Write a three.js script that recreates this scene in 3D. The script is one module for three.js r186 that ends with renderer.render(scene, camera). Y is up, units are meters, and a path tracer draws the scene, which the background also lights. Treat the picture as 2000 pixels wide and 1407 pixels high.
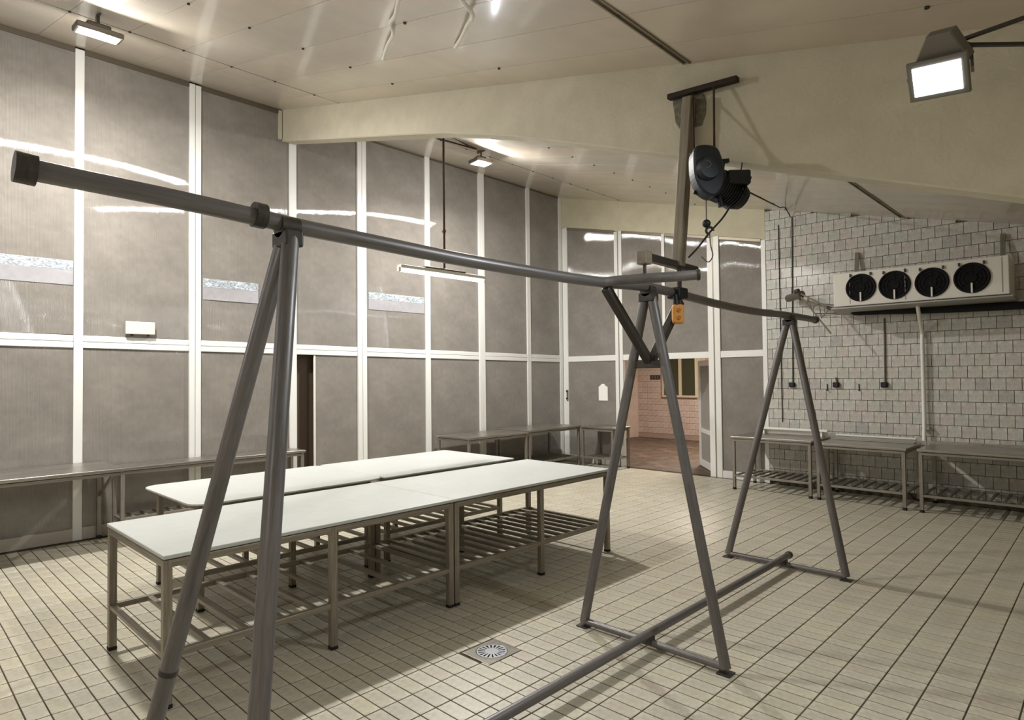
import * as THREE from 'three';
import { mergeGeometries } from 'three/addons/utils/BufferGeometryUtils.js';
import { RoundedBoxGeometry } from 'three/addons/geometries/RoundedBoxGeometry.js';
import { RectAreaLightUniformsLib } from 'three/addons/lights/RectAreaLightUniformsLib.js';
RectAreaLightUniformsLib.init();

// ------------------------------------------------------------------ camera, lights, exposure
const scene = new THREE.Scene();
scene.background = new THREE.Color(0x000000);
const renderer = new THREE.WebGLRenderer({ antialias: true });
renderer.toneMapping = THREE.LinearToneMapping;
renderer.toneMappingExposure = 1.06;
renderer.shadowMap.enabled = true;
renderer.shadowMap.type = THREE.PCFSoftShadowMap;

const V = (x, y, z) => new THREE.Vector3(x, y, z);
const FOCAL = 1224.8, EYE = V(0, 1.7, 0);
const rad = (d) => d * Math.PI / 180;
const camYaw = rad(44.0926), camPitch = rad(1.3863), camRoll = rad(-0.6101);
const fwd = V(-Math.sin(camYaw) * Math.cos(camPitch), Math.sin(camPitch), -Math.cos(camYaw) * Math.cos(camPitch));
const right0 = V(Math.cos(camYaw), 0, -Math.sin(camYaw));
const up0 = right0.clone().cross(fwd);
const right = right0.clone().multiplyScalar(Math.cos(camRoll)).addScaledVector(up0, Math.sin(camRoll));
const up = up0.clone().multiplyScalar(Math.cos(camRoll)).addScaledVector(right0, -Math.sin(camRoll));
const camera = new THREE.PerspectiveCamera(2 * Math.atan(703.5 / FOCAL) * 180 / Math.PI, 2000 / 1407, 0.05, 60);
camera.position.copy(EYE);
camera.quaternion.setFromRotationMatrix(new THREE.Matrix4().makeBasis(right, up, fwd.clone().negate()));
camera.updateMatrixWorld();
scene.add(camera);

// a pixel gives a direction; the plane that the thing touches gives its distance
const ray = (px, py) => fwd.clone().addScaledVector(right, (px - 1000) / FOCAL).addScaledVector(up, -(py - 703.5) / FOCAL);
const onAxis = (k, px, py, v) => { const d = ray(px, py); return EYE.clone().addScaledVector(d, (v - EYE[k]) / d[k]); };
const atX = (px, py, v) => onAxis('x', px, py, v), atY = (px, py, v) => onAxis('y', px, py, v), atZ = (px, py, v) => onAxis('z', px, py, v);

// lamp powers (radiance of each lamp's face), set here and used in the lamps' builders
const LAMP = { flood: 54, side: 8, wide: 450, tube: 60, rearFill: 125, corridor: 190 };

// ------------------------------------------------------------------ room measures
const XL = -7.97, ZF = -9.69, XR = 1.8, ZB = 3.6;          // left wall, far wall, right wall, wall behind the camera
const BEAM0 = -3.85, BEAM1 = -4.03;                          // front and back faces of the roof beam
const yCeil = (x) => 5.28 - 0.25 * (x - XL);

// ------------------------------------------------------------------ helpers
let seed = 1234567;
const rnd = () => { seed = (seed * 1664525 + 1013904223) >>> 0; return seed / 4294967296; };
const rr = (a, b) => a + (b - a) * rnd();
const used = new Map();
function numbered(name) {
  const n = used.get(name) || 0; used.set(name, n + 1);
  return n ? name + '_' + String(n).padStart(3, '0') : name;
}
function part(name, geo, mat, parent, label) {
  const m = new THREE.Mesh(Array.isArray(geo) ? merge(geo) : geo, mat);
  m.name = name; m.castShadow = true; m.receiveShadow = true;
  if (label) m.userData.label = label;
  if (parent) parent.add(m);
  return m;
}
function merge(list) {
  const l = list.map((g) => { const c = g.index ? g.toNonIndexed() : g; for (const k of Object.keys(c.attributes)) if (!['position', 'normal', 'uv'].includes(k)) c.deleteAttribute(k); return c; });
  return l.length === 1 ? l[0] : mergeGeometries(l, false);
}
function thing(name, label, category, pos = [0, 0, 0], turn = 0, group) {
  const o = new THREE.Group(); o.name = numbered(name); scene.add(o);
  o.position.set(...pos); o.rotation.y = turn; o.userData = { label, category };
  if (group) o.userData.group = group;
  o.updateMatrixWorld(); return o;
}
function structure(name, label, category) {
  const o = new THREE.Group(); o.name = name; scene.add(o);
  o.userData = { kind: 'structure', label, category }; return o;
}
// box between two corners, uv in metres
function box(x0, y0, z0, x1, y1, z1, bevel = 0) {
  const w = Math.abs(x1 - x0), h = Math.abs(y1 - y0), d = Math.abs(z1 - z0);
  const g = bevel > 0 ? new RoundedBoxGeometry(w, h, d, 1, Math.min(bevel, w / 2.1, h / 2.1, d / 2.1)) : new THREE.BoxGeometry(w, h, d);
  g.translate((x0 + x1) / 2, (y0 + y1) / 2, (z0 + z1) / 2);
  return uvMetres(g);
}
function uvMetres(g) {
  const c = g.index ? g.toNonIndexed() : g, p = c.attributes.position, n = c.attributes.normal, uv = c.attributes.uv;
  for (let i = 0; i < p.count; i++) {
    const ax = Math.abs(n.getX(i)), ay = Math.abs(n.getY(i)), az = Math.abs(n.getZ(i));
    if (ay >= ax && ay >= az) uv.setXY(i, p.getX(i), p.getZ(i));
    else if (ax >= az) uv.setXY(i, p.getZ(i), p.getY(i));
    else uv.setXY(i, p.getX(i), p.getY(i));
  }
  return c;
}
function orient(g, a, b, hint = V(0, 1, 0)) {           // geometry built along +y, centred
  const d = b.clone().sub(a), L = d.length(); d.normalize();
  let h = hint.clone(); if (Math.abs(h.dot(d)) > 0.98) h = V(1, 0, 0);
  const xax = h.clone().cross(d).normalize(), zax = xax.clone().cross(d).normalize();
  g.applyMatrix4(new THREE.Matrix4().makeBasis(xax, d, zax));
  const mid = a.clone().add(b).multiplyScalar(0.5); g.translate(mid.x, mid.y, mid.z); return g;
}
function bar(a, b, w, t = w, hint) {                      // rectangular section, softened edges
  const L = a.distanceTo(b);
  return orient(new RoundedBoxGeometry(w, L, t, 1, Math.min(w, t, L) * 0.12), a, b, hint);
}
function rod(a, b, r, r2 = r, seg = 18) { return orient(new THREE.CylinderGeometry(r2, r, a.distanceTo(b), seg, 1), a, b); }
function pipe(pts, r, seg = 40, rs = 14, closed = false) { return new THREE.TubeGeometry(new THREE.CatmullRomCurve3(pts, closed, 'centripetal'), seg, r, rs, closed); }
function prism(pts, depth, bevel = 0) {                   // outline in x,y extruded along +z
  const s = new THREE.Shape(pts.map(([x, y]) => new THREE.Vector2(x, y)));
  return new THREE.ExtrudeGeometry(s, { depth, bevelEnabled: bevel > 0, bevelThickness: bevel, bevelSize: bevel, bevelSegments: 1, curveSegments: 20 });
}

// ------------------------------------------------------------------ textures (seeded value noise)
function noiseField(n, cells, seed0) {
  let s = seed0; const r = () => { s = (s * 1664525 + 1013904223) >>> 0; return s / 4294967296; };
  const g = Float32Array.from({ length: cells * cells }, r), out = new Float32Array(n * n);
  const sm = (t) => t * t * (3 - 2 * t);
  for (let j = 0; j < n; j++) for (let i = 0; i < n; i++) {
    const x = i / n * cells, y = j / n * cells, x0 = Math.floor(x), y0 = Math.floor(y), fx = sm(x - x0), fy = sm(y - y0);
    const at = (a, b) => g[((b + cells) % cells) * cells + (a + cells) % cells];
    out[j * n + i] = (at(x0, y0) * (1 - fx) + at(x0 + 1, y0) * fx) * (1 - fy) + (at(x0, y0 + 1) * (1 - fx) + at(x0 + 1, y0 + 1) * fx) * fy;
  }
  return out;
}
function fbm(n, cells, seed0, octaves = 4, gain = 0.55) {
  const out = new Float32Array(n * n); let a = 1, tot = 0;
  for (let k = 0; k < octaves; k++) { const f = noiseField(n, Math.min(n, cells << k), seed0 + k * 77); for (let i = 0; i < out.length; i++) out[i] += f[i] * a; tot += a; a *= gain; }
  for (let i = 0; i < out.length; i++) out[i] /= tot;
  return out;
}
function texture(n, fn, srgb, repeat = [1, 1]) {          // fn(i, x, y) -> [r,g,b] in 0..1
  const d = new Uint8Array(n * n * 4);
  for (let j = 0; j < n; j++) for (let i = 0; i < n; i++) {
    const c = fn(j * n + i, i / n, j / n), o = (j * n + i) * 4;
    for (let k = 0; k < 3; k++) d[o + k] = Math.max(0, Math.min(255, Math.round(c[k] * 255)));
    d[o + 3] = 255;
  }
  const t = new THREE.DataTexture(d, n, n); t.wrapS = t.wrapT = THREE.RepeatWrapping; t.magFilter = THREE.LinearFilter;
  t.minFilter = THREE.LinearMipmapLinearFilter; t.generateMipmaps = true; t.repeat.set(...repeat);
  if (srgb) t.colorSpace = THREE.SRGBColorSpace; t.needsUpdate = true; return t;
}
const grey = (v) => [v, v, v];
const nA = fbm(256, 6, 11, 5), nB = fbm(256, 16, 57, 4), nC = fbm(256, 3, 91, 5), nD = fbm(256, 48, 23, 2);
const hex = (h) => { const c = new THREE.Color(h); return c; };

const texSpeckle = texture(256, (i) => grey(0.90 + 0.16 * (nB[i] - 0.5) + 0.12 * (nD[i] - 0.5)), true);
const texRoughTile = texture(256, (i) => grey(0.40 + 0.35 * (nA[i] - 0.4)), false);
const texGrout = texture(256, (i) => { const v = 0.78 + 0.5 * (nA[i] - 0.5) + 0.3 * (nB[i] - 0.5); return [v, v * 0.97, v * 0.92]; }, true);
const texPlaster = texture(256, (i) => { const v = 0.93 + 0.10 * (nC[i] - 0.5) + 0.07 * (nB[i] - 0.5); return [v, v * 0.992, v * 0.97]; }, true, [0.5, 0.5]);
const texPlasterBump = texture(256, (i) => grey(0.5 * nA[i] + 0.5 * nD[i]), false, [1.4, 1.4]);
const texSheet = texture(256, (i) => { const v = 0.93 + 0.12 * (nC[i] - 0.5) + 0.05 * (nB[i] - 0.5); return [v * 1.01, v * 0.985, v * 0.955]; }, true, [0.45, 0.45]);
const texSheetRough = texture(256, (i) => grey(0.38 + 0.3 * (nA[i] - 0.5)), false, [0.6, 0.6]);
// hollow-walled sheet: upright ribs 11 mm apart, with the dust that sits in the chambers
const texRib = texture(256, (i, x) => { const n = V(-0.5 * Math.cos(x * Math.PI * 2 * 8), 0, 1).normalize(); return [n.x * 0.5 + 0.5, 0.5, n.z * 0.5 + 0.5]; }, false, [1 / 0.088, 1]);
const texCell = texture(256, (i, x, y) => { const v = 0.90 + 0.16 * (nC[i] - 0.5) + 0.08 * (nB[i] - 0.5); return [v * 1.0, v * 0.985, v * 0.975]; }, true, [1 / 0.96, 1 / 0.96]);
const texMetal = texture(256, (i) => { const v = 0.86 + 0.3 * (nA[i] - 0.5) + 0.14 * (nD[i] - 0.5); return [v, v * 0.985, v * 0.96]; }, true);
const texMetalRough = texture(256, (i) => grey(0.42 + 0.35 * (nB[i] - 0.5)), false);
const texBoard = texture(256, (i) => grey(0.955 + 0.05 * (nC[i] - 0.5) + 0.035 * (nD[i] - 0.5)), true, [0.8, 0.8]);
const texMottle = texture(256, (i) => { const v = 0.80 + 0.55 * (nD[i] - 0.5) + 0.3 * (nB[i] - 0.5); return [v * 0.98, v, v * 1.02]; }, true, [1.2, 2.5]);
const texPatch = texture(256, (i) => grey(0.85 + 0.35 * (nB[i] - 0.5) + 0.2 * (nD[i] - 0.5)), true, [3, 3]);

// ------------------------------------------------------------------ materials
const std = (o) => new THREE.MeshStandardMaterial(o), phy = (o) => new THREE.MeshPhysicalMaterial(o);
const M = {
  grout: std({ color: 0x5c5444, map: texGrout, roughness: 0.95 }),
  wallGrout: std({ color: 0x7d786c, map: texGrout, roughness: 0.95 }),
  plaster: std({ color: 0xd6d0bf, map: texPlaster, roughness: 0.75, bumpMap: texPlasterBump, bumpScale: 0.004 }),
  band: std({ color: 0xd8d2bc, map: texPlaster, roughness: 0.7 }),
  sheet: phy({ color: 0xd9d3ca, map: texSheet, roughnessMap: texSheetRough, roughness: 1, clearcoat: 0.7, clearcoatRoughness: 0.12 }),
  joint: std({ color: 0x5b5144, roughness: 0.7 }),
  jointLight: std({ color: 0xbab2a4, roughness: 0.5 }),
  jointProfile: std({ color: 0x8f8674, roughness: 0.45, metalness: 0.5 }),
  screw: std({ color: 0x2c2822, roughness: 0.6 }),
  cell: phy({ color: 0x99958f, map: texCell, roughness: 0.03, normalMap: texRib, ior: 1.58 }),
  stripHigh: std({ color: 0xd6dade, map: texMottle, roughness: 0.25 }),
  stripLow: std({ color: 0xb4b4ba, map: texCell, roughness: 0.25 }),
  kick: std({ color: 0xb4aea3, roughness: 0.5 }),
  frame: std({ color: 0xe4e4e0, roughness: 0.4 }),
  seal: std({ color: 0x5d5c58, roughness: 0.8 }),
  backBoard: std({ color: 0x5a4a3c, roughness: 0.85 }),
  outer: std({ color: 0xb9b09a, roughness: 0.85 }),
  pipe: std({ color: 0x878588, map: texMetal, roughnessMap: texMetalRough, roughness: 1, metalness: 0.4 }),
  pipeDark: std({ color: 0x4d4945, map: texMetal, roughnessMap: texMetalRough, roughness: 1, metalness: 0.3 }),
  postPaint: std({ color: 0xa0978a, map: texMetal, roughness: 0.55, metalness: 0.25 }),
  rustDark: std({ color: 0x3d3129, map: texMetal, roughness: 0.8, metalness: 0.2 }),
  rust: std({ color: 0x5a4232, map: texMetal, roughness: 0.8, metalness: 0.3 }),
  tube: std({ color: 0xa8a195, map: texMetal, roughnessMap: texMetalRough, roughness: 0.9, metalness: 0.45 }),
  steelTop: std({ color: 0xc6c4c0, map: texMetal, roughness: 0.33, metalness: 0.85 }),
  steelLeg: std({ color: 0xa8a49c, map: texMetal, roughness: 0.5, metalness: 0.6 }),
  rubber: std({ color: 0x1c1b1a, roughness: 0.8 }),
  boardWhite: std({ color: 0xcaccc8, map: texBoard, roughness: 0.42 }),
  casing: std({ color: 0xd9d5cc, roughness: 0.45 }),
  drainPlate: std({ color: 0x8b8880, map: texMetal, roughness: 0.35, metalness: 0.7 }),
  trayGrey: std({ color: 0x9f9c95, roughness: 0.5, metalness: 0.3 }),
  fanBlack: std({ color: 0x060608, roughness: 0.95 }),
  insulation: std({ color: 0x0d0c0c, roughness: 0.9 }),
  plasticWhite: std({ color: 0xe9e7e0, roughness: 0.45 }),
  navy: std({ color: 0x161f2a, roughness: 0.5 }),
  navyDark: std({ color: 0x0c1016, roughness: 0.5 }),
  cable: std({ color: 0x1b1815, roughness: 0.7 }),
  wire: std({ color: 0x6a6258, roughness: 0.5, metalness: 0.5 }),
  orange: std({ color: 0xdc9a4a, roughness: 0.5 }),
  cement: std({ color: 0x8d8878, map: texPatch, roughness: 0.95 }),
  chrome: std({ color: 0xcfd0d6, roughness: 0.25, metalness: 0.95 }),
  hole: std({ color: 0x0a0a0a, roughness: 0.9 }),
  paper: std({ color: 0xf4f3ee, roughness: 0.8 }),
  offWhite: std({ color: 0xe6e2d6, roughness: 0.7 }),
  lampBody: std({ color: 0x77726a, roughness: 0.5, metalness: 0.5 }),
  pinkJoint: std({ color: 0xb39d90, map: texPlaster, roughness: 0.8 }),
  pinkTile: std({ color: 0xd8c6ba, map: texPlaster, roughness: 0.5 }),
  brownFloor: std({ color: 0x75665a, map: texGrout, roughness: 0.55 }),
  darkPane: phy({ color: 0x3b3d2c, roughness: 0.12 }),
};
const sheetMats = [0xd9d3ca, 0xd6d1c9, 0xdbd3c8].map((c) => { const m = M.sheet.clone(); m.color.set(c); return m; });
const glow = (c, i) => std({ color: 0x111111, emissive: c, emissiveIntensity: i, roughness: 0.5 });

// ------------------------------------------------------------------ floor: slab, grout bed and single tiles
const TX = 0.197, TZ = 0.0985, TX0 = -2.56, TZ0 = -2.055;
const floor = structure('floor', 'cream rectangular tile floor with dark grout', 'floor');
part('grout_bed', box(XL - 0.3, -0.25, ZF - 0.2, XR + 0.2, -0.0025, ZB + 0.2), M.grout, floor);
function tileGeometry(w, h, d, c) {                        // top face +y at 0, chamfered rim
  const P = [], N = [], U = [];
  const ring = (y, i) => [[-w / 2 + i, y, -d / 2 + i], [-w / 2 + i, y, d / 2 - i], [w / 2 - i, y, d / 2 - i], [w / 2 - i, y, -d / 2 + i]];
  const r0 = ring(-h, 0), r1 = ring(-c, 0), r2 = ring(0, c);
  const quad = (a, b, cc, dd) => { for (const v of [a, b, cc, a, cc, dd]) { P.push(...v); U.push(v[0], v[2]); } };
  for (let k = 0; k < 4; k++) { const n = (k + 1) % 4; quad(r0[k], r0[n], r1[n], r1[k]); quad(r1[k], r1[n], r2[n], r2[k]); }
  quad(r2[0], r2[1], r2[2], r2[3]);
  const g = new THREE.BufferGeometry();
  g.setAttribute('position', new THREE.Float32BufferAttribute(P, 3)); g.setAttribute('uv', new THREE.Float32BufferAttribute(U, 2));
  g.computeVertexNormals(); return g;
}
const project = (p) => { const v = p.clone().sub(EYE), z = v.dot(fwd); return [1000 + FOCAL * v.dot(right) / z, 703.5 - FOCAL * v.dot(up) / z, z]; };
function shownSize(corners) {                              // size in the picture, 0 when out of frame
  let a = 0; const q = corners.map(project);
  if (q.some((c) => c[2] < 0.2)) return 0;
  const cx = q.reduce((s, c) => s + c[0], 0) / q.length, cy = q.reduce((s, c) => s + c[1], 0) / q.length;
  if (cx < 0 || cx > 2000 || cy < 0 || cy > 1407) return 0;
  for (let i = 0; i < q.length; i++) { const b = q[(i + 1) % q.length]; a += q[i][0] * b[1] - b[0] * q[i][1]; }
  return Math.abs(a) / 2;
}
const floorTones = [0xd0c9b4, 0xd4cdba, 0xccc5b0, 0xd1cab8, 0xcec7b5, 0xd5cdb6, 0xcfc5b2, 0xcac4b1];
const floorMats = floorTones.map((c) => std({ color: c, map: texSpeckle, roughnessMap: texRoughTile, roughness: 1 }));
{
  const geo = tileGeometry(TX - 0.0075, 0.012, TZ - 0.007, 0.0012);
  const list = [];
  const drainX = [-2.93, -2.70], drainZ = [-2.82, -2.58];
  for (let i = Math.ceil((XL - TX0) / TX); TX0 + i * TX < XR; i++) for (let j = Math.ceil((ZF - TZ0) / TZ); TZ0 + j * TZ < ZB; j++) {
    const x = TX0 + (i + 0.5) * TX, z = TZ0 + (j + 0.5) * TZ;
    if (x > XR - 0.09 || x < XL + 0.09 || z < ZF + 0.05 || z > ZB - 0.05) continue;
    if (x > -2.945 && x < -2.685 && z > -2.86 && z < -2.54) continue;
    const s = shownSize([V(x - TX / 2, 0, z - TZ / 2), V(x + TX / 2, 0, z - TZ / 2), V(x + TX / 2, 0, z + TZ / 2), V(x - TX / 2, 0, z + TZ / 2)]);
    list.push({ x, z, s, y: rr(-0.0006, 0.0006), k: Math.floor(rnd() * 8), t: rr(0.955, 1.03) });
  }
  list.sort((a, b) => b.s - a.s);
  list.slice(0, 300).forEach((t) => { const m = part('floor_tile', geo, floorMats[t.k], floor); m.position.set(t.x, t.y, t.z); });
  const rest = list.slice(300);
  const inst = new THREE.InstancedMesh(geo, std({ color: 0xffffff, map: texSpeckle, roughnessMap: texRoughTile, roughness: 1 }), rest.length);
  inst.name = 'further_floor_tiles'; inst.userData.kind = 'stuff'; inst.castShadow = inst.receiveShadow = true;
  const mt = new THREE.Matrix4(), c = new THREE.Color();
  rest.forEach((t, n) => { inst.setMatrixAt(n, mt.makeTranslation(t.x, t.y, t.z)); inst.setColorAt(n, c.set(floorTones[t.k]).multiplyScalar(t.t)); });
  floor.add(inst);
}

// ------------------------------------------------------------------ ceiling: sloping sheets in two fields, joints with screws
const ceiling = structure('ceiling', 'sloping ceiling of beige glossy sheets with screwed joints', 'ceiling');
const JX = [XL, -6.49, -2.05, XR], SX = [-6.49, -4.98, -3.52, -2.05, -0.62, 0.8];   // sheet joints and screw lines
{
  const slope = Math.atan(0.25), cosS = Math.cos(slope), PZ = 0.462, Z0 = -3.52;
  const field = (z0, z1, drop) => {
    const cuts = [z0]; for (let k = 40; k > -40; k--) { const z = Z0 + k * PZ; if (z < z0 - 0.05 && z > z1 + 0.05) cuts.push(z); } cuts.push(z1);
    for (let n = 0; n < cuts.length - 1; n++) {
      const a = cuts[n], b = cuts[n + 1];
      for (let k = 0; k < JX.length - 1; k++) {
        const g = 0.008, x0 = JX[k] + g, x1 = JX[k + 1] - g, w = (x1 - x0) / cosS, d = a - b - 0.003;
        const geo = new THREE.BoxGeometry(w, 0.02, d, Math.ceil(w * 4), 1, 4), p = geo.attributes.position, ph = rr(0, 6), q = rr(-0.002, 0.003);
        for (let i = 0; i < p.count; i++) if (p.getY(i) < 0) {
          const x = p.getX(i), z = p.getZ(i), e = Math.cos(Math.PI * z / d);
          p.setY(i, p.getY(i) - e * (0.0012 + q * 0.6 + 0.0016 * Math.sin(x * 2.1 + ph) + 0.0007 * Math.sin(x * 5.3 + ph * 2)));
        }
        geo.computeVertexNormals();
        const m = part('ceiling_panel', uvMetres(geo), sheetMats[Math.floor(rnd() * 3)], ceiling);
        m.rotation.z = -slope; m.position.set((x0 + x1) / 2, yCeil((x0 + x1) / 2) - drop + 0.0105, (a + b) / 2);
      }
      for (const x of SX) if (a < 1 && a < z0) { const sc = part('screw', new THREE.CylinderGeometry(0.0115, 0.0115, 0.012, 10), M.screw, ceiling); sc.position.set(x, yCeil(x) - drop - 0.003, a); }
    }
    for (const x of [JX[1], JX[2]]) {
      const y = yCeil(x) - drop;
      if (x > -3) for (const s of [-1, 1]) part('joint_profile', bar(V(x + s * 0.022, y - 0.004 - s * 0.0055, z0 - 0.005), V(x + s * 0.022, y - 0.004 - s * 0.0055, z1 + 0.005), 0.012, 0.016), M.jointProfile, ceiling);
      part('joint_strip', bar(V(x, y + 0.003, z0 - 0.005), V(x, y + 0.003, z1 + 0.005), x > -3 ? 0.034 : 0.02, 0.006), M.joint, ceiling);
    }
  };
  field(ZB, BEAM0, 0); field(BEAM1, ZF, 0.035);
  part('roof_deck', prism([[XL - 0.3, yCeil(XL - 0.3) + 0.05], [XR + 0.3, yCeil(XR + 0.3) + 0.05], [XR + 0.3, yCeil(XR + 0.3) + 0.17], [XL - 0.3, yCeil(XL - 0.3) + 0.17]], ZB - ZF + 0.7).translate(0, 0, ZF - 0.35), M.outer, ceiling);
}
// the roof beam: deepens towards the knee of the portal and ends in its column
{
  const b = structure('roof_beam', 'cream painted haunched beam crossing the room under the ceiling', 'beam');
  const o = [[XL, yCeil(XL) + 0.04], [XL, 4.87], [-4.62, 4.05], [-3.7, 3.765], [-2.2, 3.222], [-0.31, 2.534], [0.75, 2.14], [1.25, 1.55], [1.3, 0], [XR, 0], [XR, yCeil(XR) + 0.04]];
  const g = prism(o, BEAM0 - BEAM1 - 0.02, 0.01).translate(0, 0, BEAM1 + 0.01);
  part('beam_body', g, M.plaster, b);
}

// ------------------------------------------------------------------ left wall: white framed partition of ribbed hollow sheets
function hollowSheet(w, h, ph) {                            // w along x, h along y, faces +z, gently bowed
  const geo = new THREE.BoxGeometry(w, h, 0.016, 18, 26, 1), p = geo.attributes.position;
  for (let i = 0; i < p.count; i++) if (p.getZ(i) > 0) {
    const u = p.getX(i) / w + 0.5, v = p.getY(i) / h + 0.5, e = Math.sin(Math.PI * u) * Math.sin(Math.PI * v);
    p.setZ(i, p.getZ(i) + e * (0.006 * Math.sin(ph) + 0.004 * Math.sin(4.1 * u + ph * 3) + 0.003 * Math.sin(5 * v + ph * 5)));
  }
  geo.computeVertexNormals(); return uvMetres(geo);
}
const wallLeft = structure('wall_left', 'white framed partition of ribbed grey hollow sheets', 'partition wall');
const tY = (z) => 2.125 + 0.0115 * z;                       // transom centre sags a little towards the far end
{
  const posts = [[3.45, 0.09], [2.1, 0.09], [0.88, 0.1], [-0.36, 0.12], [-1.58, 0.085], [-2.755, 0.135], [-4.0, 0.1], [-5.07, 0.155], [-6.29, 0.1], [-7.48, 0.14], [-8.69, 0.1], [-9.64, 0.09]];
  for (const [z, w] of posts) {
    const top = yCeil(XL) - 0.02;
    if (w > 0.12) for (const s of [-1, 1]) part('post', box(XL - 0.05, 0.0, z + s * 0.004, XL + (s > 0 ? 0.02 : 0.012), top, z + s * w / 2, 0.004), M.frame, wallLeft);
    else part('post', box(XL - 0.05, 0.0, z - w / 2, XL + 0.012, top, z + w / 2, 0.004), M.frame, wallLeft);
  }
  for (let k = 0; k < posts.length - 1; k++) {
    const z0 = posts[k][0] - posts[k][1] / 2, z1 = posts[k + 1][0] + posts[k + 1][1] / 2, zc = (z0 + z1) / 2, w = z0 - z1;
    const a = V(XL - 0.02, tY(z0), z0), b = V(XL - 0.02, tY(z1), z1);
    for (const s of [-1, 1]) { const off = V(0, s * 0.0345, 0); part('transom', bar(a.clone().add(off), b.clone().add(off), 0.066, 0.056, V(1, 0, 0)), M.frame, wallLeft); }
    part('base_rail', box(XL - 0.05, 0, z1, XL + 0.008, 0.13, z0, 0.004), M.kick, wallLeft);
    const yt = tY(zc), top = yCeil(XL) - 0.03;
    const up_ = part('sheet_panel', hollowSheet(w, top - yt - 0.07, k * 2.3 + 0.4), M.cell, wallLeft);
    up_.rotation.y = Math.PI / 2; up_.position.set(XL - 0.018, (top + yt + 0.07) / 2, zc);
    const gap = k === 6 ? 0.27 : 0, wl = w - gap, zl = zc - gap / 2;
    const lo = part('sheet_panel', hollowSheet(wl, yt - 0.07 - 0.13, k * 1.9 + 1.1), M.cell, wallLeft);
    lo.rotation.y = Math.PI / 2; lo.position.set(XL - 0.018, (yt - 0.07 + 0.13) / 2, zl);
    if (gap) part('edge_trim', box(XL - 0.03, 0.13, z0 - gap - 0.012, XL - 0.004, yt - 0.07, z0 - gap + 0.012, 0.003), M.offWhite, wallLeft);
    part('bead', box(XL - 0.03, top - 0.03, z1, XL + 0.006, top + 0.03, z0, 0.004), M.joint, wallLeft);
  }
  // pale mottled strips across every second bay
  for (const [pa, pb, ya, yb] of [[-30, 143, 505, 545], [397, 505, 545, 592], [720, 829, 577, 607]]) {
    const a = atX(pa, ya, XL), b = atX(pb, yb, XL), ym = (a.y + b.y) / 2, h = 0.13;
    part('pale_strip', box(XL - 0.012, ym - h, b.z, XL - 0.002, ym + h * 0.2, a.z, 0.003), M.stripLow, wallLeft, 'pale bluish mottled strip');
    part('pale_strip', box(XL - 0.012, ym + h * 0.2, b.z, XL - 0.001, ym + h, a.z, 0.003), M.stripHigh, wallLeft, 'white mottled strip');
  }
  part('corner_stile', box(XL - 0.04, 4.88, BEAM0 + 0.01, XL + 0.03, yCeil(XL) - 0.02, BEAM0 + 0.05, 0.003), M.plaster, wallLeft);
  part('back_board', box(XL - 0.25, 0, ZF - 0.2, XL - 0.16, yCeil(XL) + 0.1, ZB + 0.2), M.backBoard, wallLeft);
}

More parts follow.
